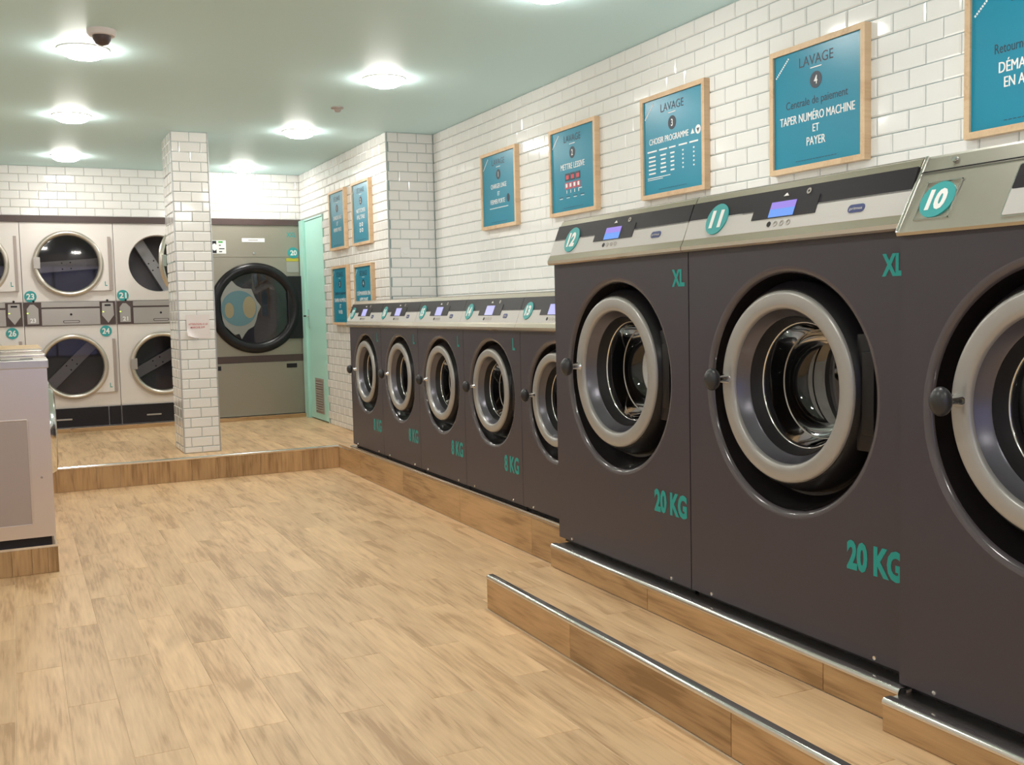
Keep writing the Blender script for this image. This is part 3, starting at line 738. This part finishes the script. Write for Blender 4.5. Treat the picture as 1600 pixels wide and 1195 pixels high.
M['body_gloss'] = mat('glossy_plum_rim', (.10, .088, .10, 1), .15, coat=.5)
def number(cp, info, s):
    bx, bz, br, F = info
    MB().text(s, bx, bz, br * (1.0), y=-.0088, w=br * 1.12, bold=.05, mtx=F).build('badge_number', M['white'], cp)

def put_on_body(t, a, big):
    if big:
        MB().text('XL', a - .022, 1.150, .055, y=-.0006, w=.078, bold=.045, align='R').build('size_lettering', M['tealdk'], t)
        MB().text('20 KG', a - .022, .313, .076, y=-.0006, w=.210, bold=.045, align='R').build('capacity_lettering', M['tealdk'], t)
    else:
        MB().text('L', a - .062, .882, .060, y=-.0006, w=.030, bold=.03, align='R').build('size_lettering', M['tealdk'], t)
        MB().text('8 KG', a - .045, .225, .082, y=-.0006, w=.180, bold=.03, align='R').build('capacity_lettering', M['tealdk'], t)

# small washers 17..13 (far to near)
WS = .763
smalls = [('17', 'small dark washer numbered 17, farthest of the low row, beside the tiled alcove wall'), ('16', 'small dark washer numbered 16, second from the far end of the low row'),
          ('15', 'small dark washer numbered 15, the middle one of the low row'), ('14', 'small dark washer numbered 14, next to the last of the low row'),
          ('13', 'small dark washer numbered 13, half hidden behind the tall washer numbered 12')]
proto = info = None
for k, (num, l) in enumerate(smalls):
    yc = 7.905 - WS * (k + .5)
    if proto is None:
        proto, cp, info = washer('washing_machine', l, (2.40, yc, .222), -PI / 2, WS, .963, .78, .601, .775, 'band', 'low row of small washers', False, fy=(-.03, .04), fh=.172)
        put_on_body(proto, WS / 2, False); t = proto
    else: t = dup(proto, (2.40, yc, .222), l, skip=('badge_number',))
    number(child(t, 'control_panel'), info, num)
# large 12, 11
WB = 1.006
t, cp, info = washer('washing_machine', 'tall dark 20 KG washer numbered 12, with its corner against the low row', (2.170, 4.030 - WB / 2, .243), -PI / 2, WB, 1.247, .98, .771, 1.0, 'band', 'tall 20 KG washers', True)
put_on_body(t, WB / 2, True)
t11 = dup(t, (2.170, 3.022 - WB / 2, .243), 'tall dark 20 KG washer numbered 11, between the washers numbered 12 and 10', skip=('badge_number',))
number(cp, info, '12'); number(child(t11, 'control_panel'), info, '11')
# number 10
t, cp, info = washer('washing_machine', 'tall dark washer numbered 10 with a steel control panel, cut off by the right edge', (2.130, 2.012 - .47, .231), -PI / 2, .94, 1.240, 1.02, .782, .985, 'steel', None, True, fy=(-.012, .10), fh=.204)
number(cp, info, '10')

# ================================================================ left washers
def left_washer(yc, label):
    """faces +X: local x = +Y, local y = -X"""
    t = thing('steel_washer', label, 'washing machine', (.138, yc, .1435), PI / 2, 'steel washers of the left row')
    a, D, H_ = .375, .90, .905
    b = MB(); plate_hole(b, -a, a, .045, H_, 0, .55, [(.245, 0), (.24, .01), (.225, .05)])
    b.quad([(-a, 0, .045), (-a, 0, H_), (-a, D, H_), (-a, D, .045)]); b.quad([(a, 0, .045), (a, D, .045), (a, D, H_), (a, 0, H_)])
    b.quad([(-a, D, .045), (-a, D, H_), (a, D, H_), (a, D, .045)]).quad([(-a, 0, H_), (a, 0, H_), (a, D, H_), (-a, D, H_)]).quad([(-a, 0, .045), (-a, D, .045), (a, D, .045), (a, 0, .045)])
    b.build('cabinet', M['side_steel'], t)
    # embossed side panel
    b = MB(); X = -a
    x0, x1, z0, z1 = .105, .80, .115, .645
    b.prism([(x0, z0), (x1, z0), (x1, z1), (x0, z1)], 0, .001, Matrix(((0, 1, 0, X - .0035), (1, 0, 0, 0), (0, 0, 1, 0), (0, 0, 0, 1))))
    b.build('side_panel', M['roughpanel'], t)
    b = MB()
    for q_ in ((x0 - .006, x0 + .002, z0, z1), (x1, x1 + .006, z0, z1), (x0, x1, z0 - .004, z0 + .002), (x0, x1, z1, z1 + .006)):
        b.box(X - .007, X, q_[0], q_[1], q_[2], q_[3], .002)
    b.build('panel_edge', M['side_steel'], t)
    MB().lathe([(0, .006), (-.002, .004), (-.002, 0)], (0, 0), 12).build('side_dimple', M['vent'], t, loc=(X - .002, .052, .35)).rotation_euler = (0, 0, -PI / 2)
    MB().box(-a + .02, a - .02, .02, D - .03, 0, .046).build('base_frame', M['dark'], t)
    # top with lip and open soap hatch
    tp = MB().box(-a, a, -.008, D, H_, H_ + .042, .004).build('top_frame', M['steel'], t)
    MB().box(-a + .06, -a + .30, .06, D - .1, H_ + .040, H_ + .0425).build('soap_tray', M['dark'], tp)
    for y in (.12, .30, .42, .62): MB().box(-a + .08, -a + .28, y, y + .09, H_ + .0425, H_ + .046, .001).build('tray_lid', M['bandsteel'], tp)
    MB().box(-a + .36, a, -.004, D, H_ + .042, H_ + .060, .004).build('console', M['lipsteel'], t)
    # door ring on the aisle side
    d = MB().lathe([(.03, .235), (-.006, .235), (-.030, .222), (-.036, .205), (-.030, .175), (-.004, .165), (.03, .160)], (0, .55), 64).build('door_ring', M['bright'], t, smooth=40)
    MB().lathe([(0, .168), (.03, .15), (.06, .1), (.065, 0)], (0, .55), 48).build('door_glass', M['glass'], d, smooth=True)
    MB().lathe([(.05, .226), (.06, .23), (.45, .23), (.45, 0)], (0, .55), 48).build('drum', M['drum'], t, smooth=35)
    return t
lw = left_washer(6.065, 'stainless steel washer at the left edge, nearest one, with an embossed side panel')
dup(lw, (.138, 6.822, .1435), 'stainless steel washer at the left edge, hidden behind the nearest steel washer')
wt = thing('wooden_counter', 'pale wooden counter behind the steel washers at the left edge', 'counter', (-.31, 7.74, .1435))
MB().box(-.47, .46, -.52, .52, .93, .965, .004).build('worktop', M['worktop'], wt)
MB().box(-.46, .43, -.50, .50, 0, .93, .003).build('cabinet', M['enamel'], wt)

# ================================================================ stacked dryers
def ring_door(parent, t, cz, label=None, opened=False, L_z=0):
    """white D-shaped door leaf with chrome ring; local frame of dryer"""
    hx = .365
    piv = Vector((hx, -.012, cz))
    n = 40; poly = [(-hx + .30 * math.cos(PI / 2 + PI * i / n) , .30 * math.sin(PI / 2 + PI * i / n)) for i in range(n + 1)]
    # outer outline: half circle on the left, rectangle on the right; centre of the ring at x=-hx
    out = [(x, z) for x, z in poly] + [(-hx, -.262), (0, -.262), (0, .262), (-hx, .262)]
    # leaf as plate with hole: build radial strip between circle r=.268 and outline
    b = MB(); bm = b.bm; N_ = 72; A, B_, A2, B2 = [], [], [], []
    for i in range(N_):
        th = 2 * PI * i / N_; c, s = math.cos(th), math.sin(th)
        if c <= 0.30: ro_ = .300 if abs(s) < .8 or c <= 0 else .300
        else: ro_ = min(hx / c, .262 / abs(s) if abs(s) > 1e-6 else 9)
        ro_ = max(ro_, .29) if c <= .3 else max(ro_, .29)
        for lst, r, y in ((A, .272, -.02), (B_, ro_, -.02), (A2, .272, 0), (B2, ro_, 0)):
            lst.append(bm.verts.new((-hx + r * c, y, r * s)))
    for i in range(N_):
        j = (i + 1) % N_
        bm.faces.new((A[i], A[j], B_[j], B_[i])); bm.faces.new((A2[i], A2[j], B2[j], B2[i])); bm.faces.new((B_[i], B_[j], B2[j], B2[i])); bm.faces.new((A[i], A[j], A2[j], A2[i]))
    door = b.build('door', M['enamel'], t, loc=tuple(piv))
    MB().lathe([(-.010, .318), (-.024, .317), (-.038, .310), (-.045, .298), (-.043, .286), (-.034, .276), (-.020, .270), (-.005, .268)], (-hx, 0), 72).build('door_ring', M['dryring'], door, smooth=True)
    MB().lathe([(-.012, .270), (-.014, 0)], (-hx, 0), 72).build('door_glass', M['darkglass'], door, smooth=True)
    MB().box(-hx - .31, -hx - .25, -.052, -.040, -.05, .06, .004).build('door_pull', M['bandsteel'], door)
    MB().box(-.006, .022, -.024, .004, -.262, .262, .004).build('hinge', M['vent'], door)
    MB().text('L', -.035, -.195, .042, y=-.0205, w=.022, bold=.02).build('size_lettering', M['tealdk'], door)
    return door
def badge(t, x, z, num, name='number_badge'):
    MB().disc(x, z, .054, .054, -.006, 0).build('number_badge', M['teal'], t)
    MB().text(num, x, z, .052, y=-.0062, w=.068, bold=.03).build('badge_number', M['white'], t)
def stack_dryer(xl, label, ntop, nbot, vt, vb, opened=False):
    W = .83; a = W / 2 - .002
    t = thing('stacked_dryer', label, 'dryer', (xl + W / 2, YB, .226), 0, 'white stacked dryers')
    ct, cb = 1.594, .596
    b = MB()
    for (z0, z1, c) in ((1.232, 1.990, ct), (.200, .992, cb)): plate_hole(b, -a, a, z0, z1, 0, c, [(.285, 0), (.28, .01), (.275, .05)], 72)
    D = .85
    b.quad([(-a, 0, 0), (-a, D, 0), (-a, D, 1.99), (-a, 0, 1.99)]).quad([(a, 0, 0), (a, D, 0), (a, D, 1.99), (a, 0, 1.99)]).quad([(-a, D, 0), (a, D, 0), (a, D, 1.99), (-a, D, 1.99)]).quad([(-a, 0, 1.99), (a, 0, 1.99), (a, D, 1.99), (-a, D, 1.99)]).quad([(-a, 0, 0), (a, 0, 0), (a, D, 0), (-a, D, 0)])
    b.quad([(-a, .004, .992), (a, .004, .992), (a, .004, 1.232), (-a, .004, 1.232)])
    b.quad([(-a, .004, 0), (a, .004, 0), (a, .004, .2), (-a, .004, .2)])
    b.build('cabinet', M['enamel'], t)
    for c, va in ((ct, vt), (cb, vb)):
        dr = MB().lathe([(.05, .275), (.06, .34), (.60, .34), (.60, 0)], (0, c), 64).build('drum', M['dryerdrum'], t, smooth=35)
        mt = Matrix.Translation((0, 0, c)) @ Matrix.Rotation(va, 4, 'Y')
        MB().box(-.30, .30, .42, .60, -.055, .055, .006, mtx=mt).build('vane', M['vane'], dr)
        for dx in (-.04, .04):
            for dzz in (-.03, .03): MB().lathe([(.416, 0), (.416, .007), (.421, .008)], (dx, dzz), 10, mtx=mt).build('rivet', M['dark'], dr)
    d1_ = ring_door(t, t, ct)
    d2_ = ring_door(t, t, cb)
    if opened: d1_.rotation_euler = (0, 0, opened)
    # bottom kick panel
    MB().box(-a + .003, a - .118, -.012, .01, .006, .190, .002).build('kick_panel', M['dark'], t)
    MB().box(a - .112, a - .003, -.012, .01, .006, .190, .002).build('kick_panel', M['dark'], t)
    MB().box(-.18, -.04, -.015, -.011, .075, .090, .002).build('kick_handle', M['bandsteel'], t)
    # middle control band
    MB().box(-a + .003, -a + .150, -.012, .008, 1.000, 1.226, .001).build('band_end', M['brown'], t)
    MB().box(a - .150, a - .008, -.012, .008, 1.000, 1.226, .001).build('band_end', M['brown'], t)
    MB().box(-a + .151, a - .151, -.006, .003, .998, 1.228).build('band_back', M['brown'], t)
    MB().box(-a + .152, a - .152, -.010, .008, 1.176, 1.226, .002).build('band_strip', M['bandsteel'], t)
    dw = MB().box(-a + .152, a - .152, -.016, .008, 1.002, 1.160, .002).build('lint_drawer', M['bandsteel'], t)
    MB().prism(rrect(-.075, .075, 1.022, 1.048, .012), -.018, -.014).build('finger_slot', M['brown'], dw)
    MB().prism(rrect(-.068, .068, 1.027, 1.043, .007), -.0195, -.017).build('finger_slot', M['bandsteel'], dw)
    MB().lathe([(-.022, 0), (-.022, .010), (-.015, .011)], (0, 1.105), 16).build('lock', M['dark'], dw)
    x = -a + .076
    MB().prism([(x - .05, 1.018), (x + .05, 1.018), (x + .05, 1.165), (x + .012, 1.205), (x - .02, 1.205), (x - .05, 1.165)], -.016, -.010).build('left_plate', M['bandsteel'], t)
    MB().text(ntop, x, 1.052, .038, y=-.0165, w=.05, bold=.03).build('plate_number', M['white'], t)
    x2 = a - .079
    MB().prism([(x2 - .055, 1.09), (x2, 1.015), (x2 + .055, 1.09), (x2 + .05, 1.212), (x2 - .05, 1.212)], -.016, -.010).build('arrow_plate', M['bandsteel'], t)
    MB().box(x2 - .028, x2 + .028, -.0175, -.015, 1.180, 1.197).build('slot', M['dark'], t)
    MB().box(x - .052, x - .038, -.018, -.015, 1.118, 1.128).build('indicator', M['led'], t)
    MB().box(x2 - .05, x2 - .036, -.018, -.015, 1.120, 1.130).build('indicator', M['led'], t)
    badge(t, -a + .063, 1.282, ntop)
    badge(t, a - .105, .935, nbot)
    for bx_ in (x + .01, x2): MB().lathe([(-.008, 0), (-.008, .010), (0, .011)], (bx_, 1.236), 12).build('lock_screw', M['dark'], t)
    return t
stack_dryer(-.742, 'white stacked dryer numbered 25 and 26, cut off by the left edge', '25', '26', .2, -.6)
stack_dryer(.089, 'white stacked dryer numbered 23 and 24, whole one left of the column', '23', '24', -.08, -PI / 4)
stack_dryer(.920, 'white stacked dryer numbered 21 and 22, partly behind the column, upper door open', '21', '22', PI / 3, -.5, opened=.88)

# ================================================================ large dryer 20
t = thing('large_dryer', 'large grey dryer numbered 20 with a big round black door, beside the green door', 'dryer', (2.285, YB, .226))
a0, a1, D = -.50, .492, .9; cz = 1.129
b = MB(); plate_hole(b, a0, a1, .63, 2.0, 0, cz, [(.40, 0), (.395, .03)], 96)
b.quad([(a0, 0, 0), (a0, D, 0), (a0, D, 2.0), (a0, 0, 2.0)]).quad([(a1, 0, 0), (a1, D, 0), (a1, D, 2.0), (a1, 0, 2.0)]).quad([(a0, D, 0), (a1, D, 0), (a1, D, 2.0), (a0, D, 2.0)]).quad([(a0, 0, 2.0), (a1, 0, 2.0), (a1, D, 2.0), (a0, D, 2.0)]).quad([(a0, 0, 0), (a1, 0, 0), (a1, D, 0), (a0, D, 0)])
b.quad([(a0, .01, 0), (a1, .01, 0), (a1, .01, .63), (a0, .01, .63)])
b.build('cabinet', M['dryersteel'], t)
MB().box(a0 + .004, a1 - .004, -.004, .01, .004, .558, .002).build('lower_panel', M['dryersteel'], t)
MB().box(a0 + .003, a1 - .003, -.006, .01, .562, .632).build('dark_band', M['brown'], t)
MB().box(a0 + .004, a1 - .004, -.004, .004, 1.66, 1.985, .002).build('upper_panel', M['dryersteel'], t)
MB().box(a0 + .02, a0 + .12, -.009, -.003, .49, .535, .002).build('panel_catch', M['dark'], t)
MB().box(a1 - .19, a1 - .08, -.009, -.003, .49, .535, .002).build('panel_catch', M['dark'], t)
door = MB().lathe([(-.002, .472), (-.03, .470), (-.055, .450), (-.065, .42), (-.055, .385), (-.035, .368), (-.02, .362)], (0, cz), 96).build('door', M['black'], t, smooth=True)
MB().box(.33, a1 - .004, -.05, -.001, cz - .33, cz + .33, .01).build('hinge_plate', M['black'], door)
MB().lathe([(-.022, .364), (-.034, .25), (-.038, 0)], (0, cz), 96).build('door_glass', M['bigglass'] if 'bigglass' in M else M['glass'], door, smooth=True)
MB().lathe([(.03, .395), (.04, .43), (.7, .43), (.72, 0)], (0, cz), 64).build('drum', M['dryerdrum'], t, smooth=35)
# starburst foil on the glass: pixel outline converted to metres around the door centre
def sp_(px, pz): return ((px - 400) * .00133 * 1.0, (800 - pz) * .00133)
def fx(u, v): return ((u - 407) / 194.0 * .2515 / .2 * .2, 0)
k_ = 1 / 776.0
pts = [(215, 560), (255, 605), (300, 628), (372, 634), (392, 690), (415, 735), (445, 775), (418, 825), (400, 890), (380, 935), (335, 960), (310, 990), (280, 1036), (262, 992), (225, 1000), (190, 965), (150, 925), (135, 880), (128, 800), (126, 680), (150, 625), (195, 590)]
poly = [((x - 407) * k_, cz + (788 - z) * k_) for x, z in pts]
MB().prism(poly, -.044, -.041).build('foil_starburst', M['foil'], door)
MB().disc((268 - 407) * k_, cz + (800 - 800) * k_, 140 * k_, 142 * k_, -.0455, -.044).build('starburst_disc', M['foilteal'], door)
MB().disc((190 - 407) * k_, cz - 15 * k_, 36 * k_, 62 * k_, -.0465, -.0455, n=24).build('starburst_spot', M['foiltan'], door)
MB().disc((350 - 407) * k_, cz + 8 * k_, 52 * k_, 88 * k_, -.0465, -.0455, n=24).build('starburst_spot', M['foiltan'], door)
MB().box(-.115, .12, -.008, -.004, 1.815, 1.855, .001).build('name_plate', M['white'], t)
MB().box(-.05, .05, -.0086, -.0078, 1.831, 1.840).build('plate_print', M['bandsteel'], t)
MB().lathe([(-.018, 0), (-.018, .012), (-.004, .014)], (0, 1.70), 16).build('lock', M['bright'], t, smooth=40)
st = MB().box(a0 + .08, a0 + .22, -.008, -.004, 1.695, 1.83).build('sticker', M['white'], t)
MB().box(a0 + .085, a0 + .125, -.0088, -.0078, 1.70, 1.825).box(a0 + .15, a0 + .17, -.0088, -.0078, 1.775, 1.785).box(a0 + .15, a0 + .205, -.0088, -.0078, 1.74, 1.75).box(a0 + .15, a0 + .18, -.0088, -.0078, 1.71, 1.72).build('sticker_print', M['dark'], st)
MB().disc(a0 + .105, 1.762, .024, .036, -.0095, -.0085).build('sticker_dial', M['white'], st)
MB().box(a0 + .145, a0 + .19, -.0088, -.0078, 1.805, 1.822).build('sticker_logo', M['green'], st)
MB().text('XXL', a1 - .09, 1.895, .045, y=-.005, w=.10, bold=.03).build('size_lettering', M['teal'], t)
MB().disc(a1 - .075, 1.705, .058, .058, -.008, -.003).build('number_badge', M['teal'], t)
MB().text('20', a1 - .072, 1.705, .05, y=-.0085, w=.07, bold=.035).build('badge_number', M['white'], t)
MB().box(a1 - .15, a1 - .02, -.004, -.001, 1.615, 1.648).build('yellow_label', M['yellow'], t)
MB().box(a1 - .15, a1 - .02, -.004, -.001, 1.50, 1.612).build('grey_label', M['bandsteel'], t)
fill = MB().box(1.755, 1.78, YB, YB + .5, .226, 2.215).build('filler_panel', M['dryersteel']); tag(fill, 'narrow grey filler strip between the stacked dryers and the large dryer, behind the column', 'panel')
